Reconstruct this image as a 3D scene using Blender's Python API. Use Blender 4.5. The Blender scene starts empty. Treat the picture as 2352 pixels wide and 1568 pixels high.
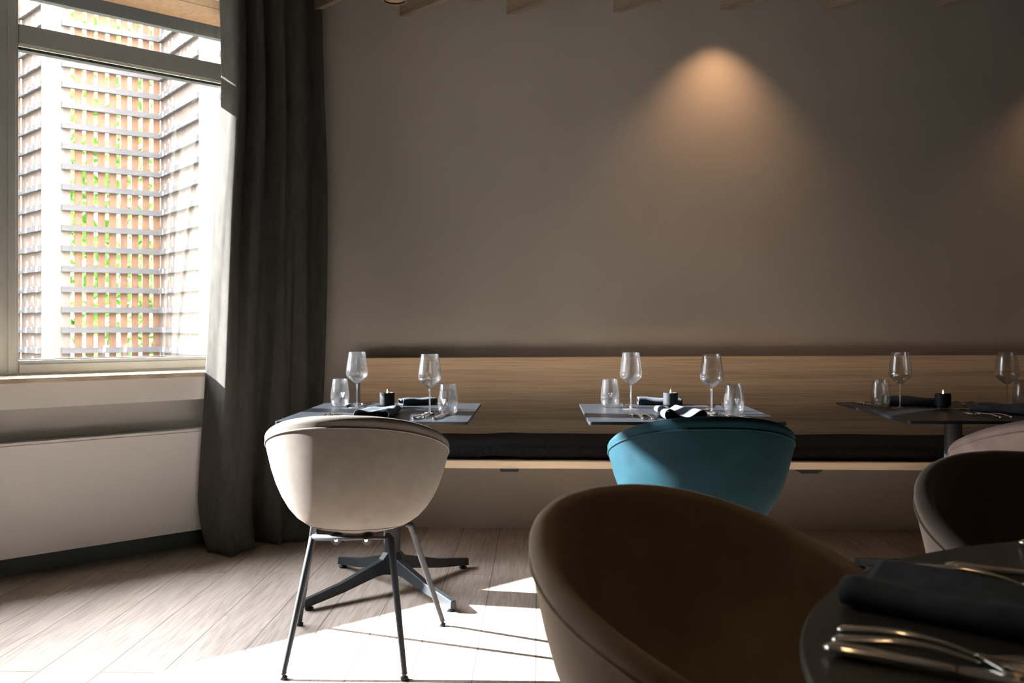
import bpy, bmesh, math, random
from mathutils import Vector, Matrix
random.seed(7)
PI = math.pi
R = math.radians
SC = bpy.context.scene
COL = SC.collection

# ------------------------------------------------------------------ camera, world, sun, exposure
EYE = 1.085
cam = bpy.data.cameras.new('camera')
camo = bpy.data.objects.new('camera', cam)
COL.objects.link(camo)
camo.location = (0, 0, EYE)
camo.rotation_euler = (R(90), 0, R(1.6))
cam.sensor_width = 36
cam.lens = 2200 / 2352 * 36
cam.shift_y = -39 / 2352
cam.clip_start = 0.05
cam.dof.use_dof = True
cam.dof.focus_distance = 3.3
cam.dof.aperture_fstop = 6.3
SC.camera = camo

WORLD_STRENGTH = 40
wd = bpy.data.worlds.new('sky')
SC.world = wd
wd.use_nodes = True
nt = wd.node_tree
bg = nt.nodes['Background']
tc = nt.nodes.new('ShaderNodeTexCoord')
sp = nt.nodes.new('ShaderNodeSeparateXYZ')
mr = nt.nodes.new('ShaderNodeMapRange')
cr = nt.nodes.new('ShaderNodeValToRGB')
nt.links.new(tc.outputs['Generated'], sp.inputs[0])
nt.links.new(sp.outputs['Z'], mr.inputs['Value'])
mr.inputs['From Min'].default_value = -0.1
mr.inputs['From Max'].default_value = 0.9
nt.links.new(mr.outputs[0], cr.inputs[0])
# hazy overcast sky: about four times brighter high up than at the horizon
cr.color_ramp.elements[0].color = (0.09, 0.094, 0.10, 1)
cr.color_ramp.elements[0].position = 0.28
cr.color_ramp.elements[1].color = (0.93, 0.96, 1.0, 1)
cr.color_ramp.elements[1].position = 0.80
nt.links.new(cr.outputs[0], bg.inputs[0])
bg.inputs[1].default_value = WORLD_STRENGTH

SUN_DIR = Vector((0.986, -0.165, -0.480)).normalized()      # the way the light travels
sun = bpy.data.lights.new('sun', 'SUN')
suno = bpy.data.objects.new('sun', sun)
COL.objects.link(suno)
suno.location = (-6, 7, 6)
suno.rotation_euler = SUN_DIR.to_track_quat('-Z', 'Y').to_euler()
sun.energy = 84
sun.angle = R(0.7)
sun.color = (1.0, 0.975, 0.95)

SC.view_settings.view_transform = 'Standard'
SC.view_settings.look = 'None'
SC.view_settings.exposure = 0.56
SC.view_settings.gamma = 1
SC.view_settings.use_curve_mapping = False
cy = SC.cycles
cy.use_denoising = True
cy.max_bounces = 10
cy.diffuse_bounces = 5
cy.glossy_bounces = 4
cy.transmission_bounces = 8
cy.transparent_max_bounces = 16
cy.caustics_reflective = False
cy.caustics_refractive = False
cy.sample_clamp_indirect = 15
cy.blur_glossy = 0.6


# ------------------------------------------------------------------ helpers
def mb():
    return bmesh.new()


def obj(name, bm, mat, parent=None, loc=None, smooth=False, rot=None, bevel=0, label=None, autosmooth=None):
    bmesh.ops.recalc_face_normals(bm, faces=bm.faces)
    me = bpy.data.meshes.new(name)
    bm.to_mesh(me)
    bm.free()
    if smooth:
        for p in me.polygons:
            p.use_smooth = True
    mats = mat if isinstance(mat, (list, tuple)) else [mat]
    for m in mats:
        me.materials.append(m)
    o = bpy.data.objects.new(name, me)
    COL.objects.link(o)
    if parent:
        o.parent = parent
    if loc:
        o.location = loc
    if rot:
        o.rotation_euler = rot
    if bevel:
        b = o.modifiers.new('bevel', 'BEVEL')
        b.width = bevel
        b.segments = 3
        b.limit_method = 'ANGLE'
        b.angle_limit = R(40)
    if autosmooth:
        me.set_sharp_from_angle(angle=R(autosmooth))
    if label:
        o['label'] = label
    return o


def empty(name, loc=(0, 0, 0), rotz=0):
    o = bpy.data.objects.new(name, None)
    o.empty_display_size = 0.1
    COL.objects.link(o)
    o.location = loc
    o.rotation_euler = (0, 0, rotz)
    return o


def tag(o, label, cat, group=None, kind=None):
    o['label'] = label
    o['category'] = cat
    if group:
        o['group'] = group
    if kind:
        o['kind'] = kind
    return o


def struct(o, label=None):
    o['kind'] = 'structure'
    if label:
        o['label'] = label
    return o


def copy_tree(o, parent=None):
    c = o.copy()
    COL.objects.link(c)
    c.parent = parent
    for ch in list(o.children):
        copy_tree(ch, c)
    return c


def box(bm, lo, hi, M=None):
    vs = []
    for z in (lo[2], hi[2]):
        for y in (lo[1], hi[1]):
            for x in (lo[0], hi[0]):
                p = Vector((x, y, z))
                vs.append(bm.verts.new(M @ p if M else p))
    for q in ((0, 2, 3, 1), (4, 5, 7, 6), (0, 1, 5, 4), (2, 6, 7, 3), (0, 4, 6, 2), (1, 3, 7, 5)):
        bm.faces.new([vs[i] for i in q])
    return vs


def hexa(bm, pts):
    vs = [bm.verts.new(p) for p in pts]
    for q in ((0, 3, 2, 1), (4, 5, 6, 7), (0, 1, 5, 4), (1, 2, 6, 5), (2, 3, 7, 6), (3, 0, 4, 7)):
        bm.faces.new([vs[i] for i in q])


def grid_faces(bm, rows, closed=False):
    n = len(rows[0])
    for a, b in zip(rows[:-1], rows[1:]):
        for i in range(n if closed else n - 1):
            j = (i + 1) % n
            try:
                bm.faces.new((a[i], a[j], b[j], b[i]))
            except ValueError:
                pass


def tube(bm, pts, radii, seg=12, cap=True, flat=None):
    """loft along a polyline; radii is one number or one per point; flat = (side, up) scale"""
    pts = [Vector(p) for p in pts]
    if not isinstance(radii, (list, tuple)):
        radii = [radii] * len(pts)
    rows = []
    up = Vector((0, 0, 1))
    for i, p in enumerate(pts):
        t = (pts[min(i + 1, len(pts) - 1)] - pts[max(i - 1, 0)]).normalized()
        if abs(t.dot(up)) > 0.98:
            s = t.cross(Vector((0, 1, 0))).normalized()
        else:
            s = t.cross(up).normalized()
        u = s.cross(t).normalized()
        r = radii[i]
        rs, ru = (r if isinstance(r, (tuple, list)) else (r, r))
        rows.append([bm.verts.new(p + s * (rs * math.cos(2 * PI * k / seg)) + u * (ru * math.sin(2 * PI * k / seg))) for k in range(seg)])
    grid_faces(bm, rows, True)
    if cap:
        bm.faces.new(rows[0])
        bm.faces.new(list(reversed(rows[-1])))
    return rows


def lathe(bm, prof, seg=40, closed=False, c=(0, 0, 0)):
    rows = []
    for r, z in prof:
        if r < 1e-6:
            rows.append([bm.verts.new((c[0], c[1], c[2] + z))])
        else:
            rows.append([bm.verts.new((c[0] + r * math.cos(2 * PI * k / seg), c[1] + r * math.sin(2 * PI * k / seg), c[2] + z)) for k in range(seg)])
    prs = list(zip(rows[:-1], rows[1:]))
    if closed:
        prs.append((rows[-1], rows[0]))
    for a, b in prs:
        for i in range(seg):
            j = (i + 1) % seg
            if len(a) == 1 and len(b) == 1:
                continue
            if len(a) == 1:
                bm.faces.new((a[0], b[j], b[i]))
            elif len(b) == 1:
                bm.faces.new((a[i], a[j], b[0]))
            else:
                bm.faces.new((a[i], a[j], b[j], b[i]))


def lerp(a, b, t):
    return a + (b - a) * t


def interp(tab, x):
    if x <= tab[0][0]:
        return tab[0][1]
    for (x0, y0), (x1, y1) in zip(tab[:-1], tab[1:]):
        if x <= x1:
            return lerp(y0, y1, (x - x0) / (x1 - x0))
    return tab[-1][1]


def sinterp(tab, x):
    """Catmull-Rom through a table"""
    n = len(tab)
    if x <= tab[0][0]:
        return tab[0][1]
    if x >= tab[-1][0]:
        return tab[-1][1]
    for i in range(n - 1):
        if x <= tab[i + 1][0]:
            x0, y0 = tab[i]
            x1, y1 = tab[i + 1]
            h = x1 - x0
            t = (x - x0) / h
            m0 = (y1 - tab[i - 1][1]) / (x1 - tab[i - 1][0]) if i > 0 else (y1 - y0) / h
            m1 = (tab[i + 2][1] - y0) / (tab[i + 2][0] - x0) if i < n - 2 else (y1 - y0) / h
            return ((2 * t**3 - 3 * t * t + 1) * y0 + (t**3 - 2 * t * t + t) * h * m0
                    + (-2 * t**3 + 3 * t * t) * y1 + (t**3 - t * t) * h * m1)


# ------------------------------------------------------------------ materials
def new_mat(name):
    m = bpy.data.materials.new(name)
    m.use_nodes = True
    return m, m.node_tree, m.node_tree.nodes['Principled BSDF']


def node(nt, typ, **kw):
    n = nt.nodes.new(typ)
    for k, v in kw.items():
        if k in n.inputs:
            n.inputs[k].default_value = v
        else:
            setattr(n, k, v)
    return n


def coords(nt, scale=(1, 1, 1), rot=(0, 0, 0), kind='Object'):
    t = node(nt, 'ShaderNodeTexCoord')
    m = node(nt, 'ShaderNodeMapping')
    m.inputs['Scale'].default_value = scale
    m.inputs['Rotation'].default_value = rot
    nt.links.new(t.outputs[kind], m.inputs['Vector'])
    return m.outputs[0]


def bump(nt, bs, h, strength, dist):
    b = node(nt, 'ShaderNodeBump', Strength=strength, Distance=dist)
    nt.links.new(h, b.inputs['Height'])
    nt.links.new(b.outputs[0], bs.inputs['Normal'])


def mottled(name, c1, c2, rough=0.6, scale=6, bscale=300, bstr=0.1, bdist=0.001, metal=0, stretch=(1, 1, 1), sheen=0, spec=0.5, coat=0, sheentint=None):
    m, nt, bs = new_mat(name)
    v = coords(nt, stretch)
    n = node(nt, 'ShaderNodeTexNoise', Scale=scale, Detail=6.0)
    nt.links.new(v, n.inputs['Vector'])
    r = node(nt, 'ShaderNodeValToRGB')
    r.color_ramp.elements[0].color = (*c1, 1)
    r.color_ramp.elements[1].color = (*c2, 1)
    r.color_ramp.elements[0].position = 0.3
    r.color_ramp.elements[1].position = 0.7
    nt.links.new(n.outputs[0], r.inputs[0])
    nt.links.new(r.outputs[0], bs.inputs['Base Color'])
    bs.inputs['Roughness'].default_value = rough
    bs.inputs['Metallic'].default_value = metal
    bs.inputs['Specular IOR Level'].default_value = spec
    bs.inputs['Coat Weight'].default_value = coat
    if sheen:
        bs.inputs['Sheen Weight'].default_value = sheen
        bs.inputs['Sheen Roughness'].default_value = 0.35
        bs.inputs['Sheen Tint'].default_value = (*(sheentint or c2), 1)
    if bstr:
        n2 = node(nt, 'ShaderNodeTexNoise', Scale=bscale, Detail=3.0)
        nt.links.new(v, n2.inputs['Vector'])
        bump(nt, bs, n2.outputs[0], bstr, bdist)
    return m


def wood(name, c1, c2, c3, axis=0, scale=1.0, rough=0.5, planks=None, bstr=0.15, cross=14.0, along=0.9, ring=0.13):
    """long grain along one axis; planks = (length, width, x offset) makes boards running along y"""
    m, nt, bs = new_mat(name)
    L = nt.links
    st = [cross * scale] * 3
    st[axis] = along * scale
    v0 = coords(nt)
    vec = v0
    per = None
    if planks:
        mp = node(nt, 'ShaderNodeMapping')
        mp.inputs['Location'].default_value = (0.35, planks[2], 0)
        mp.inputs['Rotation'].default_value = (0, 0, R(90))
        L.new(v0, mp.inputs['Vector'])
        br = node(nt, 'ShaderNodeTexBrick')
        br.offset = 0.37
        br.inputs['Scale'].default_value = 1
        br.inputs['Brick Width'].default_value = planks[0]
        br.inputs['Row Height'].default_value = planks[1]
        br.inputs['Mortar Size'].default_value = 0.0018
        br.inputs['Mortar Smooth'].default_value = 0.2
        br.inputs['Bias'].default_value = 0
        br.inputs['Color1'].default_value = (0, 0, 0, 1)
        br.inputs['Color2'].default_value = (1, 1, 1, 1)
        br.inputs['Mortar'].default_value = (0.5, 0.5, 0.5, 1)
        L.new(mp.outputs[0], br.inputs['Vector'])
        per = br
        add = node(nt, 'ShaderNodeVectorMath', operation='MULTIPLY_ADD')
        L.new(br.outputs['Color'], add.inputs[0])
        add.inputs[1].default_value = (9, 31, 5)
        L.new(v0, add.inputs[2])
        vec = add.outputs[0]
    mp2 = node(nt, 'ShaderNodeMapping')
    mp2.inputs['Scale'].default_value = st
    L.new(vec, mp2.inputs['Vector'])
    n1 = node(nt, 'ShaderNodeTexNoise', Scale=1.3, Detail=4.0, Distortion=0.6)
    L.new(mp2.outputs[0], n1.inputs['Vector'])
    # rings: a sine of a slow noise gives the cathedral lines
    mul = node(nt, 'ShaderNodeMath', operation='MULTIPLY')
    L.new(n1.outputs[0], mul.inputs[0])
    mul.inputs[1].default_value = 95 if not planks else 75
    sn = node(nt, 'ShaderNodeMath', operation='SINE')
    L.new(mul.outputs[0], sn.inputs[0])
    n2 = node(nt, 'ShaderNodeTexNoise', Scale=9.0, Detail=8.0)
    L.new(mp2.outputs[0], n2.inputs['Vector'])
    mix = node(nt, 'ShaderNodeMath', operation='MULTIPLY_ADD')
    L.new(sn.outputs[0], mix.inputs[0])
    mix.inputs[1].default_value = ring
    L.new(n2.outputs[0], mix.inputs[2])
    r = node(nt, 'ShaderNodeValToRGB')
    e = r.color_ramp.elements
    e[0].position, e[1].position = 0.25, 0.75
    e[0].color, e[1].color = (*c1, 1), (*c3, 1)
    k = e.new(0.5)
    k.color = (*c2, 1)
    L.new(mix.outputs[0], r.inputs[0])
    n3 = node(nt, 'ShaderNodeTexNoise', Scale=0.5, Detail=2.0)
    L.new(mp2.outputs[0], n3.inputs['Vector'])
    hs = node(nt, 'ShaderNodeHueSaturation')
    mr = node(nt, 'ShaderNodeMapRange')
    L.new(n3.outputs[0], mr.inputs[0])
    mr.inputs[1].default_value, mr.inputs[2].default_value = 0.3, 0.7
    mr.inputs[3].default_value, mr.inputs[4].default_value = 0.84, 1.14
    L.new(mr.outputs[0], hs.inputs['Value'])
    L.new(r.outputs[0], hs.inputs['Color'])
    out = hs.outputs[0]
    if planks:
        mm = node(nt, 'ShaderNodeMix', data_type='RGBA')
        L.new(per.outputs['Fac'], mm.inputs[0])
        L.new(out, mm.inputs[6])
        mm.inputs[7].default_value = (0.10, 0.08, 0.065, 1)
        out = mm.outputs[2]
    L.new(out, bs.inputs['Base Color'])
    bs.inputs['Roughness'].default_value = rough
    bump(nt, bs, mix.outputs[0], bstr, 0.001)
    return m


def schlick(nt, base, gain=1.0):
    """reflectance of a clear surface by viewing angle, the same from either side"""
    lw = node(nt, 'ShaderNodeLayerWeight', Blend=0.5)
    p = node(nt, 'ShaderNodeMath', operation='POWER')
    nt.links.new(lw.outputs['Facing'], p.inputs[0])
    p.inputs[1].default_value = 5
    m = node(nt, 'ShaderNodeMath', operation='MULTIPLY_ADD', use_clamp=True)
    nt.links.new(p.outputs[0], m.inputs[0])
    m.inputs[1].default_value = gain
    m.inputs[2].default_value = base
    return m.outputs[0]


def glass_mat(name, edge=0.9, tint=(0.985, 0.99, 0.992), solid=0.12, base=0.11, sun_haze=(0.006, 0.028)):
    m, nt, bs = new_mat(name)
    L = nt.links
    nt.nodes.remove(bs)
    out = nt.nodes['Material Output']
    tr = node(nt, 'ShaderNodeBsdfTransparent')
    tr.inputs[0].default_value = (*tint, 1)
    gl = node(nt, 'ShaderNodeBsdfGlossy')
    gl.inputs['Roughness'].default_value = 0.06
    rf = node(nt, 'ShaderNodeBsdfGlass')
    rf.inputs['IOR'].default_value = 1.5
    fac = schlick(nt, base, edge)
    m0 = node(nt, 'ShaderNodeMixShader')
    m0.inputs[0].default_value = solid
    L.new(tr.outputs[0], m0.inputs[1])
    L.new(rf.outputs[0], m0.inputs[2])
    m1 = node(nt, 'ShaderNodeMixShader')
    L.new(fac, m1.inputs[0])
    L.new(m0.outputs[0], m1.inputs[1])
    L.new(gl.outputs[0], m1.inputs[2])
    # white scatter mixed in to imitate sunlight glowing in the glass
    df = node(nt, 'ShaderNodeBsdfDiffuse')
    df.inputs[0].default_value = (0.9, 0.93, 1.0, 1)
    tl = node(nt, 'ShaderNodeBsdfTranslucent')
    tl.inputs[0].default_value = (0.9, 0.93, 1.0, 1)
    ad = node(nt, 'ShaderNodeMixShader')
    L.new(df.outputs[0], ad.inputs[1])
    L.new(tl.outputs[0], ad.inputs[2])
    nz = node(nt, 'ShaderNodeTexNoise', Scale=60.0, Detail=6.0)
    L.new(coords(nt), nz.inputs['Vector'])
    mr = node(nt, 'ShaderNodeMapRange')
    mr.inputs[1].default_value, mr.inputs[2].default_value = 0.35, 0.75
    mr.inputs[3].default_value, mr.inputs[4].default_value = sun_haze
    L.new(nz.outputs[0], mr.inputs[0])
    m2 = node(nt, 'ShaderNodeMixShader')
    L.new(mr.outputs[0], m2.inputs[0])
    L.new(m1.outputs[0], m2.inputs[1])
    L.new(ad.outputs[0], m2.inputs[2])
    L.new(m2.outputs[0], out.inputs[0])
    return m


def pane_mat(name):
    m, nt, bs = new_mat(name)
    L = nt.links
    nt.nodes.remove(bs)
    out = nt.nodes['Material Output']
    tr = node(nt, 'ShaderNodeBsdfTransparent')
    tr.inputs[0].default_value = (0.945, 0.95, 0.955, 1)
    gl = node(nt, 'ShaderNodeBsdfGlossy')
    gl.inputs['Roughness'].default_value = 0.0
    fac = schlick(nt, 0.21, 0.75)
    m1 = node(nt, 'ShaderNodeMixShader')
    L.new(fac, m1.inputs[0])
    L.new(tr.outputs[0], m1.inputs[1])
    L.new(gl.outputs[0], m1.inputs[2])
    L.new(m1.outputs[0], out.inputs[0])
    return m


def emit_mat(name, col, s):
    m, nt, bs = new_mat(name)
    bs.inputs['Base Color'].default_value = (*col, 1)
    bs.inputs['Emission Color'].default_value = (*col, 1)
    bs.inputs['Emission Strength'].default_value = s
    return m


M = {}
M['wall'] = mottled('plaster_wall', (0.534, 0.496, 0.442), (0.576, 0.538, 0.484), 0.9, 2.0, 180, 0.25, 0.0015, spec=0.2)
M['wall_dark'] = mottled('umber_wall', (0.16, 0.15, 0.13), (0.19, 0.175, 0.155), 0.9, 2.0, 100, 0.1)
M['niche'] = mottled('niche_shade_tone', (0.50, 0.49, 0.46), (0.54, 0.53, 0.50), 0.85, 2.0, 160, 0.2, 0.0015, spec=0.2)  # wall tone darkened to stand in for shade inside the recess
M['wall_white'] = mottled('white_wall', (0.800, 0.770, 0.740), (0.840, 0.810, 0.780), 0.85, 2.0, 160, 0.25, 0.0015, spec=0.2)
M['ceiling'] = mottled('ceiling_paint', (0.090, 0.086, 0.079), (0.099, 0.095, 0.088), 0.9, 2.0, 100, 0.1)
M['floor'] = wood('oak_floor', (0.333, 0.263, 0.216), (0.449, 0.373, 0.315), (0.525, 0.450, 0.388), 1, 1.0, 0.42, planks=(1.9, 0.194, -0.184), bstr=0.06, cross=11.0, along=0.55, ring=0.10)
M['bench'] = wood('oak_bench', (0.653, 0.442, 0.263), (0.889, 0.636, 0.399), (1.035, 0.755, 0.491), 0, 1.1, 0.5, cross=26.0, along=0.28, ring=0.07)
M['seatwood'] = wood('oak_seat', (0.660, 0.500, 0.338), (0.792, 0.625, 0.442), (0.864, 0.700, 0.520), 0, 1.1, 0.5, cross=26.0, along=0.28, ring=0.07)
M['slat'] = wood('slat_wood', (0.294, 0.217, 0.147), (0.385, 0.294, 0.210), (0.434, 0.343, 0.252), 1, 1.6, 0.6)
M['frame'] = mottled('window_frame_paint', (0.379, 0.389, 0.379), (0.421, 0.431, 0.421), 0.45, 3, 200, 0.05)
M['gasket'] = mottled('black_gasket', (0.015, 0.018, 0.02), (0.025, 0.028, 0.03), 0.6, 3, 200, 0.05)
M['bead'] = mottled('pale_glazing_bead', (0.75, 0.78, 0.68), (0.8, 0.83, 0.73), 0.4, 3, 200, 0)
M['sill'] = mottled('travertine', (0.42, 0.31, 0.19), (0.74, 0.62, 0.47), 0.4, 9, 60, 0.1, stretch=(1, 1, 3))
M['radiator'] = mottled('radiator_enamel', (0.840, 0.810, 0.790), (0.860, 0.830, 0.810), 0.4, 2, 200, 0.02)
M['rad_dark'] = mottled('radiator_inside', (0.05, 0.05, 0.05), (0.09, 0.09, 0.09), 0.7, 20, 200, 0)
M['plinth'] = mottled('plinth_paint', (0.12, 0.14, 0.14), (0.14, 0.16, 0.16), 0.8, 3, 200, 0.05)
M['curtain'] = mottled('curtain_linen', (0.075, 0.072, 0.065), (0.100, 0.097, 0.089), 0.95, 40, 420, 0.6, 0.0012, stretch=(1, 1, 0.25), sheen=0.15, spec=0.1)
M['black'] = mottled('black_powder_coat', (0.014, 0.018, 0.022), (0.022, 0.026, 0.032), 0.5, 30, 500, 0.08, spec=0.3)
M['tabletop'] = mottled('dark_laminate', (0.009, 0.012, 0.017), (0.012, 0.016, 0.022), 0.38, 40, 600, 0.05)
M['roundtop'] = mottled('round_laminate', (0.030, 0.030, 0.026), (0.038, 0.038, 0.033), 0.40, 40, 600, 0.05)
M['cushion'] = mottled('charcoal_felt', (0.009, 0.009, 0.010), (0.017, 0.018, 0.020), 0.95, 60, 500, 0.4, sheen=0.2, spec=0.1)
M['beige'] = mottled('beige_wool', (0.121, 0.109, 0.098), (0.140, 0.126, 0.113), 0.9, 25, 700, 0.35, sheen=0.25, spec=0.15)
M['teal'] = mottled('teal_velvet', (0.001, 0.017, 0.027), (0.003, 0.031, 0.046), 0.75, 9, 700, 0.2, sheen=0.08, spec=0.15, sheentint=(0.25, 0.6, 0.7))
M['taupe'] = mottled('taupe_velvet', (0.282, 0.207, 0.153), (0.412, 0.315, 0.239), 0.8, 7, 700, 0.2, sheen=0.6, spec=0.15, sheentint=(0.8, 0.68, 0.58))
M['mauve'] = mottled('mauve_velvet', (0.180, 0.140, 0.131), (0.297, 0.243, 0.230), 0.8, 10, 700, 0.2, sheen=0.6, spec=0.15, sheentint=(0.9, 0.78, 0.74))
M['umber'] = mottled('umber_velvet', (0.090, 0.072, 0.060), (0.132, 0.108, 0.093), 0.8, 7, 700, 0.2, sheen=0.6, spec=0.15, sheentint=(0.8, 0.74, 0.7))
M['steel'] = mottled('polished_steel', (0.78, 0.76, 0.72), (0.85, 0.83, 0.79), 0.12, 10, 200, 0, metal=1)
M['napkin'] = mottled('grey_napkin', (0.053, 0.064, 0.077), (0.076, 0.088, 0.104), 0.95, 30, 600, 0.5, spec=0.1)
M['napkin_dark'] = mottled('charcoal_napkin', (0.05, 0.057, 0.066), (0.078, 0.086, 0.098), 0.95, 30, 600, 0.5, sheen=0.15, spec=0.1)
M['holder'] = mottled('black_candle_metal', (0.012, 0.015, 0.019), (0.018, 0.022, 0.027), 0.55, 20, 300, 0.05, spec=0.25)
M['wax'] = mottled('candle_wax', (0.75, 0.70, 0.6), (0.8, 0.75, 0.66), 0.5, 8, 100, 0)
M['white_mark'], _nt, _bs = new_mat('white_print')      # frosted print: lets light through as well
_tl = node(_nt, 'ShaderNodeBsdfTranslucent'); _tl.inputs[0].default_value = (0.95, 0.96, 1, 1)
_df = node(_nt, 'ShaderNodeBsdfDiffuse'); _df.inputs[0].default_value = (0.95, 0.96, 1, 1)
_mx = node(_nt, 'ShaderNodeMixShader')
_nt.links.new(_df.outputs[0], _mx.inputs[1]); _nt.links.new(_tl.outputs[0], _mx.inputs[2])
_nt.links.new(_mx.outputs[0], _nt.nodes['Material Output'].inputs[0])
M['flame'] = emit_mat('flame', (1.0, 0.52, 0.22), 14)
M['lamp'] = emit_mat('warm_lamp', (1.0, 0.62, 0.32), 46)
M['glass'] = glass_mat('drinking_glass')
M['glass_thick'] = glass_mat('glass_stem', edge=0.9, solid=0.25, base=0.2, sun_haze=(0.03, 0.09))
M['pane'] = pane_mat('window_glass')
M['lattice'] = wood('weathered_lattice', (0.049, 0.047, 0.048), (0.077, 0.073, 0.074), (0.096, 0.092, 0.093), 2, 2.2, 0.8)
M['board'] = wood('weathered_board', (0.081, 0.061, 0.053), (0.135, 0.105, 0.090), (0.162, 0.131, 0.114), 2, 2.0, 0.8)
M['orange'] = wood('reddish_board', (0.076, 0.034, 0.016), (0.142, 0.073, 0.041), (0.170, 0.104, 0.067), 2, 2.0, 0.8)
M['post'] = wood('lattice_post', (0.108, 0.086, 0.072), (0.140, 0.117, 0.104), (0.158, 0.140, 0.126), 2, 2.0, 0.8)
M['rail'] = wood('lattice_rail', (0.042, 0.039, 0.040), (0.062, 0.059, 0.062), (0.075, 0.071, 0.075), 0, 2.0, 0.8)
M['soffit'] = wood('soffit_boards', (0.070, 0.027, 0.005), (0.119, 0.054, 0.013), (0.149, 0.074, 0.021), 0, 1.3, 0.6)
M['fascia'] = mottled('dark_fascia', (0.012, 0.014, 0.012), (0.020, 0.022, 0.020), 0.8, 10, 100, 0.1)
M['leaf'] = mottled('leaf', (0.060, 0.160, 0.020), (0.200, 0.420, 0.060), 0.6, 14, 100, 0)
M['ground'] = mottled('ground', (0.12, 0.13, 0.09), (0.18, 0.17, 0.13), 0.9, 3, 60, 0.2)

# ------------------------------------------------------------------ the room
WY = 5.108                      # back wall
S2 = math.sqrt(0.5)
NI = Vector((S2, -S2, 0))       # into the room from the window wall
EU = Vector((-S2, -S2, 0))      # along the window wall, away from the corner


def corner(k):                  # where the plane n.p = k meets the back wall
    return Vector((WY + k / S2, WY, 0))


C0 = corner(-4.40)


def WP(u, off, z):
    """u along the window wall from the corner, off into the room from the radiator front plane"""
    return C0 + EU * u + NI * off + Vector((0, 0, z))


def wbox(bm, u0, u1, o0, o1, z0, z1):
    pts = [WP(u0, o0, z0), WP(u1, o0, z0), WP(u1, o1, z0), WP(u0, o1, z0),
           WP(u0, o0, z1), WP(u1, o0, z1), WP(u1, o1, z1), WP(u0, o1, z1)]
    hexa(bm, pts)


def upos(p):
    return (Vector(p) - C0).dot(EU)


U_MUL = upos((-2.296, 4.167, 0))      # right edge of the mullion
U_R = 0.42                            # right edge of the window
U_END = 8.4
_q = [WP(-0.5, -0.25, 0), WP(U_END, -0.25, 0)]
FOOT = [(p.x, p.y) for p in _q] + [(_q[1].x, -4.2), (6.3, -4.2), (6.3, _q[0].y)]


def prism(bm, outline, z0, z1):
    a = [bm.verts.new((x, y, z0)) for x, y in outline]
    c = [bm.verts.new((x, y, z1)) for x, y in outline]
    bm.faces.new(a); bm.faces.new(c)
    for i in range(len(a)):
        j = (i + 1) % len(a)
        bm.faces.new((a[i], a[j], c[j], c[i]))


b = mb(); prism(b, FOOT, -0.1, 0); o = obj('floor', b, M['floor']); struct(o, 'pale oak plank floor')
b = mb(); box(b, (-1.6, WY, -0.1), (6.3, WY + 0.3, 3.15)); o = obj('wall_back', b, M['wall']); struct(o, 'beige plastered back wall behind the bench')
b = mb(); box(b, (6.0, -4.2, -0.1), (6.3, WY, 3.15)); o = obj('wall_right', b, M['wall_dark']); struct(o)
b = mb(); box(b, (_q[1].x, -4.4, -0.1), (6.3, -4.1, 3.15)); o = obj('wall_front', b, M['wall_dark']); struct(o)
b = mb(); box(b, (_q[1].x - 0.2, -4.4, -0.1), (_q[1].x, _q[1].y, 3.15)); o = obj('wall_side', b, M['wall_dark']); struct(o)
b = mb(); prism(b, FOOT, 3.0, 3.15)
o = obj('ceiling', b, M['ceiling']); struct(o)

# window wall: apron over a radiator niche, solid above and between the windows
Z_AP0, Z_AP1, Z_TOP = 0.725, 0.835, 2.82
WIN = [(U_R, U_MUL), (U_MUL + 0.16, U_MUL + 2.0)]
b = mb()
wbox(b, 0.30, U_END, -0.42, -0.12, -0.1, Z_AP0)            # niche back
o = obj('wall_left', b, M['niche']); struct(o, 'back of the radiator niche with recess shade put into its colour')
b = mb()
wbox(b, 0.30, U_END, -0.42, 0.0, Z_AP0, Z_AP1)             # apron
wbox(b, 0.30, U_END, -0.42, 0.0, Z_TOP, 3.15)              # lintel
wbox(b, -0.4, 0.30, -0.42, -0.15, Z_TOP, 3.15)
wbox(b, -0.4, 0.30, -0.42, -0.15, -0.1, 0.857)
wbox(b, 0.30, U_R, -0.42, 0.0, Z_AP1, 0.857)
wbox(b, -0.4, U_R, -0.42, -0.15, 0.857, Z_TOP)               # corner pier
wbox(b, WIN[1][1], U_END, -0.42, 0.0, Z_AP1, Z_TOP)
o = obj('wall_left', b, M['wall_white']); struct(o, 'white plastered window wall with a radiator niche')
b = mb(); wbox(b, 0.3, U_END, -0.125, -0.105, 0.0, 0.085)
o = obj('trim_1', b, M['plinth'], bevel=0.002); struct(o, 'grey plinth at the foot of the radiator niche')
b = mb(); wbox(b, 0.30, WIN[1][1] + 0.1, -0.17, 0.03, Z_AP1, 0.857)
o = obj('window_sill', b, M['sill'], bevel=0.003)
struct(o, 'travertine window sill')
o.name = 'trim_2'

F0, F1 = -0.24, -0.17            # frame depth (outside, room side)


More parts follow.
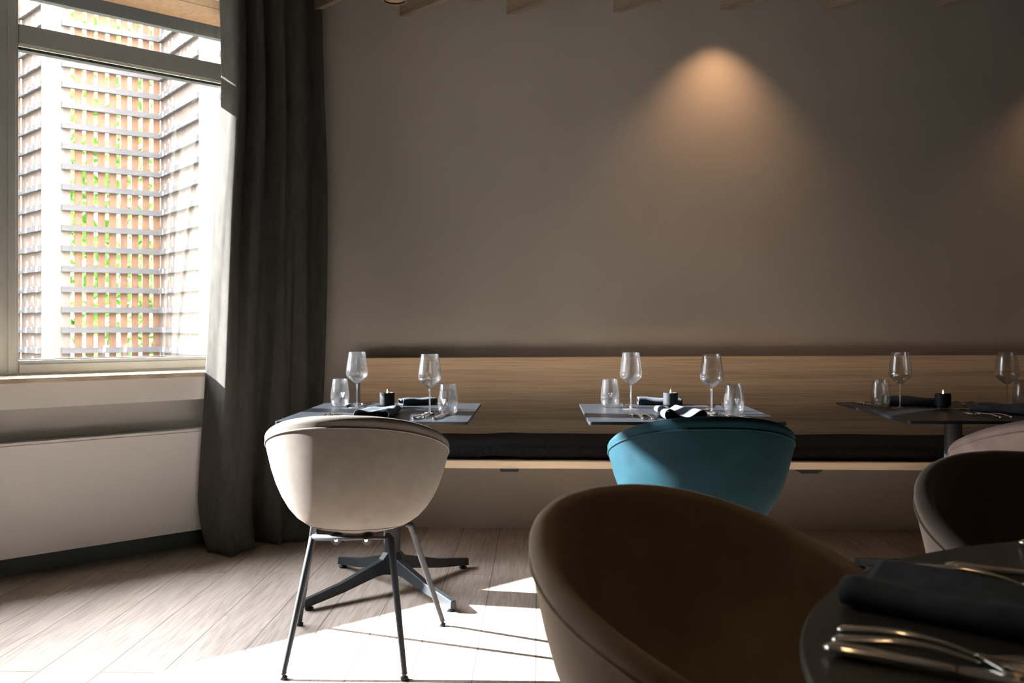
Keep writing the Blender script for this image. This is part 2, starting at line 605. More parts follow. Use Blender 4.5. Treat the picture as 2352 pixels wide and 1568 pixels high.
def window(idx, u0, u1, left_side, right_side):
    e = empty('window_%d' % idx, WP((u0 + u1) / 2, -0.2, 0.857))
    struct(e, 'white framed window with a narrow transom light above')
    Minv = Matrix.Translation(-e.location)

    def part(name, bxs, m, bev=0.003, lab=None):
        b = mb()
        for q in bxs:
            wbox(b, *q)
        b.transform(Minv)
        return obj(name, b, m, e, bevel=bev, label=lab)
    zb, zt0, zt1, ztop = 0.926, 2.325, 2.412, Z_TOP
    part('frame', [(u0, u1, F0, F1, 0.857, zb), (u0, u1, F0, F1, ztop - 0.05, ztop),
                   (u0 - right_side, u0, F0, F1, 0.857, ztop), (u1, u1 + left_side, F0, F1, 0.857, ztop)], M['frame'])
    part('sash_step', [(u1 + left_side * 0.15, u1 + left_side * 0.55, F1, F1 + 0.008, 0.87, ztop), (u0, u1, F1, F1 + 0.008, 0.872, 0.908)], M['frame'])
    part('transom', [(u0, u1, F0, F1 + 0.004, zt0, zt1)], M['frame'])
    part('glazing_bead', [(u0, u1, F1 - 0.012, F1, zt0 - 0.011, zt0)], M['bead'], 0.001)
    part('gasket', [(u0, u1, F0 + 0.01, F1 - 0.014, zt0 - 0.022, zt0), (u0, u1, F0 + 0.01, F1 - 0.03, zb, zb + 0.004),
                    (u0, u0 + 0.012, F0 + 0.01, F1 - 0.02, zb, ztop)], M['gasket'], 0.001)
    part('glass_pane', [(u0 - 0.005, u1 + 0.005, -0.212, -0.208, zb - 0.01, zt0 + 0.01)], M['pane'], 0)
    part('glass_pane', [(u0 - 0.005, u1 + 0.005, -0.212, -0.208, zt1 - 0.01, ztop - 0.04)], M['pane'], 0)
    return e


window(1, WIN[0][0] + 0.05, WIN[0][1], 0.08, 0.05)
window(2, WIN[1][0], WIN[1][1], 0.08, 0.08)

# radiator in the niche
rad = empty('radiator', WP(2.2, -0.06, 0.094))
tag(rad, 'long flat white panel radiator hung in the niche under the window', 'radiator')
Mi = Matrix.Translation(-rad.location)


def rpart(name, bxs, m, bev=0.0, lab=None):
    b = mb()
    for q in bxs:
        wbox(b, *q)
    b.transform(Mi)
    return obj(name, b, m, rad, bevel=bev, label=lab)


rpart('front_panel', [(0.35, 3.6, -0.012, 0.0, 0.094, 0.570)], M['radiator'], 0.003)
rpart('top_rim', [(0.35, 3.6, -0.016, 0.0, 0.5715, 0.583)], M['radiator'], 0.0015)
rpart('body', [(0.37, 3.58, -0.095, -0.014, 0.11, 0.555)], M['rad_dark'], 0.002)
rpart('top_grille', [(0.36 + i * 0.014, 0.367 + i * 0.014, -0.09, -0.016, 0.566, 0.576) for i in range(231)] +
      [(0.35, 3.6, -0.094, -0.088, 0.56, 0.579)], M['radiator'], 0)
cap = mb(); lathe(cap, [(0, 0.004), (0.006, 0.004), (0.008, 0), (0.008, -0.003)], 16)
cap.transform(Mi @ Matrix.Translation(WP(upos((-2.0, 4.4, 0)), -0.02, 0.583)))
obj('vent_cap', cap, M['radiator'], rad, smooth=True)
for u in (0.9, 3.0):
    rpart('wall_bracket', [(u, u + 0.04, -0.12, -0.09, 0.15, 0.52)], M['rad_dark'], 0)

# ceiling slats (45 degrees to the back wall, square to the window wall)
SLX = [-0.744 - 0.566, -0.744, -0.173, 0.395, 0.961, 1.524, 2.088]
SLN = ['beside the curtain, mostly hidden by it', 'nearest the curtain that ends in full view', 'third counting from the curtain',
       'midway between the curtain and the warm wall glow', 'right above the warm glow on the wall', 'just right of the warm glow on the wall',
       'farthest right, in the dim corner']
for i, x in enumerate(SLX):
    zb = 2.733 + (x + 0.744) * 0.0095
    ln = min(7.5, 20)
    e = mb()
    a = Vector((x, WY - 0.002, 0)); dr = Vector((S2, -S2, 0))
    w = Vector((0.034 / S2, 0, 0))
    pts = [a, a + w, a + w + dr * ln, a + dr * ln]
    hexa(e, [p + Vector((0, 0, zb)) for p in pts] + [p + Vector((0, 0, 3.0)) for p in pts])
    e.transform(Matrix.Rotation(R(-45), 4, 'Z') @ Matrix.Translation(-a))
    o = obj('ceiling_slat', e, M['slat'], loc=a, rot=(0, 0, R(45)), bevel=0.0015)
    tag(o, 'pale wooden ceiling slat ending at the back wall, ' + SLN[i], 'slat', 'wooden slats under the ceiling')


# ceiling lamps
def can_lamp(loc, r, h, label, group, cat='ceiling lamp', lit=False, name='ceiling_lamp', mat='slat'):
    e = empty(name, loc)
    tag(e, label, cat, group)
    b = mb(); lathe(b, [(r * 0.8, 0.004), (r * 0.84, 0), (r, 0.002), (r, h), (0, h), (0, h - 0.003), (r * 0.8, h - 0.003)], 32)
    obj('housing', b, M[mat], e, autosmooth=40, smooth=True)
    b = mb(); lathe(b, [(0, 0.012), (r * 0.79, 0.012), (r * 0.79, 0.016), (0, 0.016)], 32)
    obj('diffuser', b, M['lamp'] if lit else M['bench'], e)
    return e


can_lamp((-0.735, 4.86, 2.728), 0.066, 0.27, 'round pale ceiling can between the first two slats by the curtain', 'unlit round ceiling cans')
can_lamp((-0.317, 4.80, 2.722), 0.05, 0.27, 'small round ceiling can between the second and third slat from the curtain', 'unlit round ceiling cans')


def spot(loc, label, aim, energy, size, blend=0.6):
    e = empty('wall_washer', loc)
    tag(e, label, 'spotlight', 'warm spotlights aimed down the back wall')
    b = mb(); lathe(b, [(0.03, 0), (0.036, 0), (0.036, 0.1), (0.0, 0.1), (0, 0.096), (0.03, 0.096)], 28)
    obj('housing', b, M['black'], e, smooth=True, autosmooth=40)
    b = mb(); lathe(b, [(0.006, 0.1), (0.006, 3.0 - loc[2])], 10)
    obj('stem', b, M['black'], e, smooth=True)
    l = bpy.data.lights.new('spot_beam', 'SPOT')
    l.energy = energy
    l.color = (1.0, 0.56, 0.30)
    l.spot_size = size
    l.spot_blend = blend
    l.shadow_soft_size = 0.02
    lo = bpy.data.objects.new('spot_beam', l)
    COL.objects.link(lo)
    lo.parent = e
    lo.location = (0, 0, -0.005)
    lo.rotation_euler = Vector(aim).to_track_quat('-Z', 'Y').to_euler()
    return e


spot((0.93, WY - 0.22, 2.765), 'black spotlight above the warm glow on the back wall', (0, 0.05, -1), 17, R(92), 1.0)
spot((2.80, WY - 0.22, 2.60), 'black spotlight beyond the right end of the view', (0, 0.05, -1), 6, R(98), 1.0)

# warm lamps over the near table, out of the picture but mirrored in the cutlery
for i, (x, y) in enumerate(((-0.7, 0.35), (-0.45, 0.7), (-0.18, 1.05), (0.0, 1.35), (0.18, 1.64), (1.7, -0.4), (2.4, -0.2), (3.1, 0.2))):
    can_lamp((x, y, 2.62), 0.034, 0.38, 'small lit ceiling lamp hanging above the foreground, outside the picture', 'lit lamps above the foreground', lit=True, mat='black')


# ------------------------------------------------------------------ bench
bench = empty('wall_bench', (1.2, 4.7, 0))
tag(bench, 'long pale oak bench with high backrest fixed along the back wall', 'bench')
BX0, BX1 = -0.93, 4.6
b = mb()
hexa(b, [(BX0 - 1.2, 0.27, -0), (BX1 - 1.2, 0.27, 0), (BX1 - 1.2, 0.36, 0), (BX0 - 1.2, 0.36, 0),
         (BX0 - 1.2, 0.27, 0.436), (BX1 - 1.2, 0.27, 0.461), (BX1 - 1.2, 0.36, 0.461), (BX0 - 1.2, 0.36, 0.436)])
obj('backrest', b, M['bench'], bench, (0, 0, 0.474), bevel=0.002)
b = mb(); box(b, (BX0 - 1.2, -0.31, 0), (BX1 - 1.2, 0.36, 0.033))
obj('seat_board', b, M['seatwood'], bench, (0, 0, 0.425), bevel=0.002)
b = mb(); box(b, (-0.045, -0.24, -0.026), (0.04, 0.38, 0)); obj('bracket', b, M['black'], bench, (-0.135 - 1.2, 0, 0.4249))
b = mb()
hexa(b, [(-0.037, -0.24, -0.028), (0.037, -0.24, -0.028), (0.037, 0.38, -0.028), (-0.037, 0.38, -0.028),
         (-0.08, -0.24, 0), (0.08, -0.24, 0), (0.08, 0.38, 0), (-0.08, 0.38, 0)])
o = obj('bracket', b, M['black'], bench, (1.25 - 1.2, 0, 0.4249))
b = mb(); box(b, (BX0 - 1.1, 0.36, -0.0), (BX1 - 1.3, 0.404, 0.2)); obj('wall_batten', b, M['black'], bench, (0, 0, 0.5))

# long seat cushion, slightly wavy
b = mb()
NX, prof = 160, []
K = 20
rows = []
for i in range(NX + 1):
    x = lerp(-0.90, 4.5, i / NX)
    bumpz = 0.008 * math.exp(-((x + 0.16) / 0.10) ** 2)
    lift = 0.010 * math.exp(-((x + 0.20) / 0.07) ** 2)
    h = 0.070 + 0.002 * math.sin(x * 5.1) + 0.0015 * math.sin(x * 12.3 + 1)
    row = []
    for k in range(K):
        a = 2 * PI * k / K
        cx, cz = math.cos(a), math.sin(a)
        sx = (abs(cx) ** 0.35) * (1 if cx > 0 else -1)
        sz = (abs(cz) ** 0.45) * (1 if cz > 0 else -1)
        zz = h / 2 + sz * (h / 2 - 0.001)
        if sz < 0:
            zz += lift * max(0, -sx)
        row.append(b.verts.new((x - 1.2, sx * 0.27, zz + (bumpz if sz > 0 else 0))))
    rows.append(row)
grid_faces(b, rows, True)
b.faces.new(rows[0]); b.faces.new(rows[-1])
o = obj('seat_cushion', b, M['cushion'], None, (1.2, 4.69, 0.4595), smooth=True)
tag(o, 'long charcoal felt seat cushion lying on the oak bench', 'cushion')

# ------------------------------------------------------------------ curtain
cb = mb()
NA, NZ = 420, 70
Lp = lambda z: sinterp([(0.0, -1.590), (0.3, -1.585), (0.9, -1.560), (1.6, -1.530), (2.2, -1.500), (2.95, -1.515)], z)
Rp = lambda z: sinterp([(0.0, -1.135), (0.3, -1.11), (0.9, -1.085), (1.8, -1.08), (2.4, -1.095), (2.95, -1.10)], z)
# fold profile: (share along, offset into room) at the floor and at the top
FB = [(0, -0.07), (0.04, -0.02), (0.07, 0.055), (0.16, 0.085), (0.28, 0.075), (0.36, 0.03), (0.40, -0.05), (0.44, -0.06), (0.47, 0.01), (0.54, 0.055),
      (0.60, 0.035), (0.64, -0.015), (0.67, 0.0), (0.74, 0.05), (0.80, 0.035), (0.84, -0.04), (0.89, -0.07), (0.93, -0.02), (0.965, -0.03), (1.0, -0.17)]
FT = [(0, -0.06), (0.035, 0.03), (0.08, 0.055), (0.15, 0.02), (0.19, -0.05), (0.225, 0.045), (0.28, 0.06), (0.335, -0.01), (0.38, -0.055), (0.43, 0.01), (0.50, 0.05),
      (0.555, -0.01), (0.60, 0.015), (0.66, 0.05), (0.73, 0.03), (0.79, -0.05), (0.85, -0.07), (0.92, -0.02), (0.96, -0.025), (1.0, -0.17)]
rows = []
for j in range(NZ + 1):
    tz = j / NZ
    z = 0.006 + 2.96 * tz ** 1.25
    x0, x1 = Lp(z), Rp(z)
    p0 = Vector((x0, x0 + 6.081, z)); p1 = Vector((x1, x1 + 6.081, z))
    wt = min(1, max(0, (z - 0.15) / 2.3)); wt = wt * wt * (3 - 2 * wt)
    low = max(0, 1 - z / 0.28)
    row = []
    for i in range(NA + 1):
        s = i / NA
        off = lerp(sinterp(FB, s), sinterp(FT, s), wt)
        along = s + 0.010 * math.sin(11 * s + 2.1 * z)
        # the hem spreads over the floor
        off += low ** 2 * (0.04 + 0.045 * math.sin(9.5 * s + 0.6) + 0.02 * math.sin(23 * s))
        zz = z + low * (0.010 * math.sin(30 * s + 5 * z) + 0.004)
        if j == 0:
            zz = 0.003 + 0.004 * abs(math.sin(17 * s))
        p = p0.lerp(p1, along) + NI * off
        # side push at the hem
        p += Vector((S2, S2, 0)) * (low ** 2 * 0.03 * math.sin(14 * s + 2))
        row.append(cb.verts.new((p.x + 1.3, p.y - 4.75, max(0.002, zz))))
    rows.append(row)
grid_faces(cb, rows)
cur = obj('curtain', cb, M['curtain'], None, (-1.3, 4.75, 0), smooth=True)
so = cur.modifiers.new('thick', 'SOLIDIFY'); so.thickness = 0.0025
tag(cur, 'heavy dark grey floor-length curtain gathered in the corner by the window', 'curtain')


# ------------------------------------------------------------------ shell chairs
PROF_O = [(0, 0), (0.12, 0.0), (0.24, 0.002), (0.36, 0.012), (0.47, 0.04), (0.57, 0.085), (0.66, 0.15), (0.745, 0.25), (0.82, 0.38), (0.88, 0.52), (0.93, 0.68), (0.97, 0.85), (1.0, 1.0)]
RIM_H = [(0, 0.790), (20, 0.785), (40, 0.768), (60, 0.738), (80, 0.700), (95, 0.672), (110, 0.640), (122, 0.607), (134, 0.560), (146, 0.512), (158, 0.478), (170, 0.462), (180, 0.458)]


def plan_r(th):
    """outer rim radius, th = 0 at the back"""
    a = R(th)
    s, c = abs(math.sin(a)), math.cos(a)
    wx = 0.302
    wy = 0.295 if c > 0 else 0.27
    n = 2.12
    return 1 / ((s / wx) ** n + (abs(c) / wy) ** n) ** (1 / n)


def shell_pt(th, k, inner=0.0):
    """k = index along the profile as a float"""
    a = R(th)
    i = min(int(k), len(PROF_O) - 2)
    t = k - i
    pf = lerp(PROF_O[i][0], PROF_O[i + 1][0], t)
    zf = lerp(PROF_O[i][1], PROF_O[i + 1][1], t)
    H = sinterp(RIM_H, abs(th))
    z0 = 0.408
    r = pf * plan_r(th)
    z = z0 + (H - z0) * zf
    if abs(th) > 120:      # seat front edge rolls over rather than rising
        z = z0 + (H - z0) * lerp(zf, pf ** 3, (abs(th) - 120) / 60)
    return Vector((r * math.sin(a), -r * math.cos(a), z))


def make_shell():
    bm = mb()
    NT = 96
    KS = [i * 0.5 for i in range(1, 25)]
    TH = 0.034
    rows = []
    cols = []
    for j in range(NT):
        th = -180 + 360 * j / NT
        a = R(th)
        outd = Vector((math.sin(a), -math.cos(a), 0))
        line = []
        for k in KS:
            line.append(shell_pt(th, k))
        rim = line[-1].copy()
        H = rim.z
        thk = TH
        # rolled lip
        nrm_out = outd
        lip = []
        slope = (line[-1] - line[-3]).normalized()
        inward = (-outd - slope * (-outd).dot(slope)).normalized()
        cen = rim + inward * (thk / 2)
        for q in range(1, 8):
            an = PI * q / 8
            lip.append(cen - inward * (thk / 2) * math.cos(an) + slope * (thk / 2) * math.sin(an))
        # inner face follows the outer one
        inn = []
        for k in reversed(KS):
            p = shell_pt(th, k)
            k2 = max(k - 0.5, 0.25)
            tg = (shell_pt(th, min(k + 0.5, 12)) - shell_pt(th, k2)).normalized()
            iw = (-outd - tg * (-outd).dot(tg))
            up = Vector((0, 0, 1)) - tg * tg.z
            dirn = Vector((0, 0, 0))
            nn = Vector((-outd.x * tg.z, -outd.y * tg.z, math.hypot(tg.x, tg.y)))
            nn = nn.normalized()
            inn.append(p + nn * (thk + 0.010 * max(0, 1 - k / 6)))
        cols.append(line + lip + inn)
    n = len(cols[0])
    bot = bm.verts.new((0, 0, 0.408))
    top = bm.verts.new((0, 0, 0.408 + TH + 0.010))
    V = [[bm.verts.new(p) for p in c] for c in cols]
    for j in range(NT):
        a, c = V[j], V[(j + 1) % NT]
        bm.faces.new((bot, c[0], a[0]))
        bm.faces.new((top, a[-1], c[-1]))
        for i in range(n - 1):
            bm.faces.new((a[i], c[i], c[i + 1], a[i + 1]))
    return bm


def rim_seam():
    bm = mb()
    pts = []
    NT = 120
    for j in range(NT):
        th = -142 + 284 * j / (NT - 1)
        p = shell_pt(th, 11.70)
        a = R(th)
        pts.append(p + Vector((math.sin(a), -math.cos(a), 0)) * 0.0008)
    tube(bm, pts, 0.0028, 8)
    # bottom seam across the back of the shell
    return bm


def bottom_seam():
    bm = mb()
    pts = []
    for j in range(81):
        th = -100 + 200 * j / 80
        p = shell_pt(th, 4.6)
        a = R(th)
        pts.append(p + Vector((math.sin(a), -math.cos(a), -1)) * 0.0004)
    tube(bm, pts, 0.0016, 6)
    return bm


LEGS = [((-0.125, -0.13), (-0.185, -0.262)), ((0.125, -0.13), (0.185, -0.262)), ((-0.165, 0.075), (-0.257, 0.262)), ((0.165, 0.075), (0.257, 0.262))]


def make_chair(mat, seam, loc, rot, label, group):
    e = empty('shell_chair', loc, rot)
    tag(e, label, 'chair', group)
    obj('seat_shell', make_shell(), mat, e, smooth=True)
    obj('rim_seam', rim_seam(), seam, e, smooth=True)
    obj('bottom_seam', bottom_seam(), seam, e, smooth=True)
    b = mb()
    tube(b, [(-0.125, -0.13, 0.404), (0.125, -0.13, 0.404)], (0.0115, 0.0042), 10)
    tube(b, [(-0.165, 0.075, 0.404), (0.165, 0.075, 0.404)], (0.0115, 0.0042), 10)
    tube(b, [(-0.05, -0.13, 0.400), (-0.05, 0.075, 0.400)], (0.02, 0.005), 10)
    tube(b, [(0.05, -0.13, 0.400), (0.05, 0.075, 0.400)], (0.02, 0.005), 10)
    obj('under_frame', b, M['black'], e, smooth=True)
    for sx in (-0.048, 0.048):
        b = mb(); lathe(b, [(0, -0.006), (0.005, -0.005), (0.007, 0), (0.007, 0.004)], 14, c=(sx, -0.139, 0.399))
        obj('screw', b, M['steel'], e, smooth=True)
    for (tx, ty), (fx, fy) in LEGS:
        b = mb()
        T = Vector((tx, ty, 0.402)); F = Vector((fx, fy, 0.022))
        pts = [T + Vector((-tx * 0.10, -ty * 0.1, 0.006)), T] + [T.lerp(F, k / 8) for k in range(1, 9)]
        tube(b, pts, [0.0105, 0.0115] + [lerp(0.0118, 0.0088, k / 8) for k in range(1, 9)], 16)
        lg = obj('leg', b, M['black'], e, smooth=True, autosmooth=60)
        b = mb()
        lathe(b, [(0, 0), (0.011, 0.0), (0.0125, 0.004), (0.0125, 0.009), (0.007, 0.0125), (0.0065, 0.0165), (0.010, 0.019), (0.0085, 0.024), (0, 0.026)], 18, c=(fx, fy, 0))
        obj('glide', b, M['black'], lg, smooth=True)
    return e


G_CH = 'upholstered shell chairs'
make_chair(M['beige'], M['beige'], (-0.600, 3.175, 0), R(1), 'beige wool shell chair on black legs at the table by the curtain', G_CH)
make_chair(M['teal'], M['teal'], (0.53, 3.175, 0), R(1), 'teal velvet shell chair at the middle bench table', G_CH)
make_chair(M['mauve'], M['mauve'], (1.685, 3.22, 0), R(-2), 'greyish mauve velvet shell chair at the rightmost bench table', G_CH)
make_chair(M['taupe'], M['taupe'], (0.290, 1.43, 0), R(-137), 'large brown taupe velvet shell chair closest in front, left of the round table', G_CH)
make_chair(M['umber'], M['umber'], (1.045, 1.855, 0), R(190), 'dark umber velvet shell chair behind the round table, facing us', G_CH)


# ------------------------------------------------------------------ tables
def rrect(x0, y0, x1, y1, r, n=6):
    out = []
    for cx, cy_, a0 in ((x1 - r, y1 - r, 0), (x0 + r, y1 - r, 90), (x0 + r, y0 + r, 180), (x1 - r, y0 + r, 270)):
        for k in range(n + 1):
            a = R(a0 + 90 * k / n)
            out.append((cx + r * math.cos(a), cy_ + r * math.sin(a)))
    return out


def slab(bm, outline, z0, z1):
    a = [bm.verts.new((x, y, z0)) for x, y in outline]
    c = [bm.verts.new((x, y, z1)) for x, y in outline]
    bm.faces.new(list(reversed(a))); bm.faces.new(c)
    n = len(a)
    for i in range(n):
        j = (i + 1) % n
        bm.faces.new((a[i], a[j], c[j], c[i]))


def star_base(e, cx=0, cy=0, ht=0.722, sx=0.285, sy=0.335):
    b = mb()
    tube(b, [(cx, cy, 0.06), (cx, cy, ht)], 0.034, 28)
    obj('column', b, M['black'], e, smooth=True, autosmooth=50)
    b = mb()
    box(b, (cx - 0.14, cy - 0.17, ht - 0.004), (cx + 0.14, cy + 0.17, ht + 0.001))
    obj('mounting_plate', b, M['black'], e)
    for qx in (-1, 1):
        for qy in (-1, 1):
            b = mb()
            d = Vector((qx * sx, qy * sy, 0)); L = d.length; d.normalize()
            s = Vector((-d.y, d.x, 0))
            secs = [(0.0, 0.024, 0.055, 0.165), (0.035, 0.021, 0.062, 0.150), (0.06, 0.019, 0.066, 0.126), (0.10, 0.018, 0.064, 0.115), (L * 0.6, 0.016, 0.034, 0.072), (L, 0.014, 0.012, 0.043)]
            rows = []
            for l, w, z0, z1 in secs:
                c = Vector((cx, cy, 0)) + d * l
                rows.append([b.verts.new(c - s * w + Vector((0, 0, z0))), b.verts.new(c + s * w + Vector((0, 0, z0))),
                             b.verts.new(c + s * w * 0.8 + Vector((0, 0, z1))), b.verts.new(c - s * w * 0.8 + Vector((0, 0, z1)))])
            grid_faces(b, rows, True)
            b.faces.new(rows[0]); b.faces.new(rows[-1])
            arm = obj('base_arm', b, M['black'], e, bevel=0.003)
            b = mb()
            c = Vector((cx, cy, 0)) + d * (L - 0.025)
            lathe(b, [(0, 0), (0.015, 0), (0.017, 0.003), (0.017, 0.009), (0.009, 0.010), (0.009, 0.02), (0, 0.02)], 18, c=tuple(c))
            obj('glide', b, M['black'], arm, smooth=True)


TZ = 0.735


def sq_table(x0, x1, y0, y1, label, by):
    cx, cy_ = (x0 + x1) / 2, (y0 + y1) / 2
    e = empty('dining_table', (cx, cy_, 0))
    tag(e, label, 'table', 'slim black tables along the bench')
    b = mb(); slab(b, rrect(x0 - cx, y0 - cy_, x1 - cx, y1 - cy_, 0.012), TZ - 0.012, TZ)
    obj('tabletop', b, M['tabletop'], e, bevel=0.001)
    star_base(e, 0.0, by - cy_)
    return e


sq_table(-0.955, -0.256, 3.437, 4.25, 'slim black square table nearest the curtain, laid for two', 3.94)
sq_table(0.180, 0.889, 3.455, 4.24, 'slim black table behind the teal chair, laid for two', 3.94)
sq_table(1.345, 2.055, 3.524, 4.38, 'slim black table farthest right along the bench, in shade', 3.98)
RC = (1.004, 0.869)
e = empty('round_table', (RC[0], RC[1], 0))
tag(e, 'round black table in the near right foreground', 'table')
b = mb(); lathe(b, [(0, TZ - 0.026), (0.725, TZ - 0.026), (0.735, TZ - 0.02), (0.7425, TZ - 0.009), (0.7425, TZ - 0.004), (0.739, TZ), (0, TZ)], 128)
obj('tabletop', b, M['roundtop'], e, smooth=True, autosmooth=25)
star_base(e, 0, 0, 0.71, 0.3, 0.3)


# ------------------------------------------------------------------ glasses
def make_wineglass():
    e = empty('wine_glass')
    b = mb()
    outer = [(0.0045, 0.100), (0.010, 0.1035), (0.022, 0.112), (0.036, 0.124), (0.0435, 0.133), (0.0462, 0.142), (0.0455, 0.158), (0.0425, 0.182), (0.0385, 0.208), (0.0345, 0.234)]
    inner = [(r - 0.0011, z + (0.003 if i == 0 else 0.0006)) for i, (r, z) in enumerate(outer)]
    inner[0] = (0.0, 0.1045)
    inner[-1] = (inner[-1][0], 0.234)
    lathe(b, [(0, 0.0995)] + outer + [(0.0339, 0.2346)] + list(reversed(inner)), 48)
    obj('bowl', b, M['glass'], e, smooth=True)
    b = mb()
    lathe(b, [(0.0046, 0.0990), (0.0036, 0.094), (0.0031, 0.08), (0.0031, 0.03), (0.0038, 0.012), (0.006, 0.006)], 20)
    obj('stem', b, M['glass_thick'], e, smooth=True)
    b = mb()
    lathe(b, [(0, 0.0), (0.034, 0.0), (0.0352, 0.0008), (0.034, 0.0016), (0.02, 0.0028), (0.0062, 0.0058), (0, 0.0058)], 48)
    obj('foot', b, M['glass_thick'], e, smooth=True)
    return e


def make_tumbler():
    e = empty('water_tumbler')
    b = mb()
    outer = [(0.0, 0.0), (0.024, 0.0), (0.030, 0.003), (0.0365, 0.014), (0.0395, 0.030), (0.0400, 0.045), (0.0385, 0.065), (0.035, 0.09), (0.0308, 0.118)]
    inner = [(0.0294, 0.118), (0.0337, 0.09), (0.0371, 0.065), (0.0385, 0.045), (0.0378, 0.032), (0.034, 0.020), (0.027, 0.013), (0.014, 0.0095), (0.0, 0.009)]
    lathe(b, outer + [(0.0301, 0.1187)] + inner, 48)
    obj('glass_body', b, M['glass'], e, smooth=True)
    # small printed emblem: two leaves over a bar and a point
    b = mb()
    for cx, cz, w, h in ((-0.0052, 0.0600, 0.0045, 0.0042), (0.0052, 0.0600, 0.0045, 0.0042), (0.0, 0.0532, 0.0080, 0.0020), (0.0, 0.0482, 0.0055, 0.0019), (0.0, 0.0437, 0.0026, 0.0018)):
        vs = []
        for k in range(10):
            an = 2 * PI * k / 10
            xx, zz = cx + w * math.cos(an), cz + h * math.sin(an)
            rr = interp([(0.03, 0.0397), (0.045, 0.0402), (0.065, 0.0387)], zz)
            vs.append(b.verts.new((xx, -math.sqrt(rr * rr - xx * xx), zz)))
        b.faces.new(vs)
    obj('printed_emblem', b, M['white_mark'], e, label='white printed emblem')
    return e


def place(proto, used, loc, rz, label, group):
    o = proto if not used else copy_tree(proto)
    o.location = loc
    o.rotation_euler = (0, 0, rz)
    o['label'] = label
    o['category'] = {'wine_glass': 'wine glass', 'water_tumbler': 'glass'}.get(o.name.split('.')[0], 'glass')
    o['group'] = group
    return o


wg = make_wineglass()
TB = ['the table nearest the curtain', 'the middle table behind the teal chair', 'the shaded table on the right']
for i, (x, y, t, lab) in enumerate(((-0.765, 4.012, 0, 'left one on the table by the curtain'), (-0.425, 3.727, 0, 'right one on the table by the curtain'),
                                    (0.380, 3.961, 1, 'left one on the middle table'), (0.678, 3.777, 1, 'right one on the middle table'),
                                    (1.513, 4.054, 2, 'left of the candle on the shaded table'), (1.950, 4.046, 2, 'right of the candle on the shaded table'))):
    place(wg, i > 0, (x, y, TZ + 0.0003), R(37 * i), 'empty stemmed wine glass, ' + lab, 'wine glasses on the bench tables')
tu = make_tumbler()
for i, (x, y, t, lab, rz) in enumerate(((-0.845, 4.052, 0, 'left one on the table by the curtain', 28), (-0.352, 3.711, 0, 'right one on the table by the curtain', -20),
                                    (0.301, 4.063, 1, 'left one on the middle table', 0), (0.762, 3.761, 1, 'right one on the middle table', 4),
                                    (1.445, 4.095, 2, 'left end of the shaded table', 0), (2.027, 4.069, 2, 'cut by the right picture edge', 0))):
    place(tu, i > 0, (x, y, TZ + 0.0003), R(rz), 'clear water tumbler with white emblem, ' + lab, 'water tumblers on the bench tables')


# ------------------------------------------------------------------ candles
def make_holder():
    b = mb()
    lathe(b, [(0, 0), (0.022, 0), (0.023, 0.001), (0.023, 0.010), (0.0300, 0.0105), (0.031, 0.0115), (0.031, 0.0615), (0.030, 0.0625), (0.0245, 0.0625), (0.0235, 0.0615), (0.0235, 0.040), (0, 0.040)], 48)
    return obj('candle_holder', b, M['holder'], None, smooth=True, autosmooth=30)


def make_candle():
    e = empty('tealight')
    b = mb(); lathe(b, [(0, 0), (0.020, 0), (0.0205, 0.001), (0.0205, 0.0165), (0.019, 0.0165), (0.018, 0.015), (0, 0.015)], 32)
    obj('wax', b, M['wax'], e, smooth=True, autosmooth=30)
    b = mb(); tube(b, [(0, 0, 0.014), (0.0006, 0, 0.021)], 0.0008, 6); obj('wick', b, M['black'], e)
    b = mb(); lathe(b, [(0, 0.018), (0.0022, 0.0205), (0.0030, 0.024), (0.0022, 0.029), (0.0009, 0.034), (0, 0.037)], 16)
    obj('flame', b, M['flame'], e, smooth=True)
    return e


ho, ca = make_holder(), make_candle()
for i, (x, y, t) in enumerate(((-0.640, 4.03, 0), (0.556, 4.06, 1), (1.688, 4.05, 2))):
    h = ho if i == 0 else copy_tree(ho)
    h.location = (x, y, TZ + 0.0002)
    tag(h, 'black cylindrical candle holder on ' + TB[t], 'candle holder', 'candle holders')
    c = ca if i == 0 else copy_tree(ca)
    c.location = (x, y, TZ + 0.0405)
    tag(c, 'small lit tealight inside the holder on ' + TB[t], 'candle', 'lit tealights')


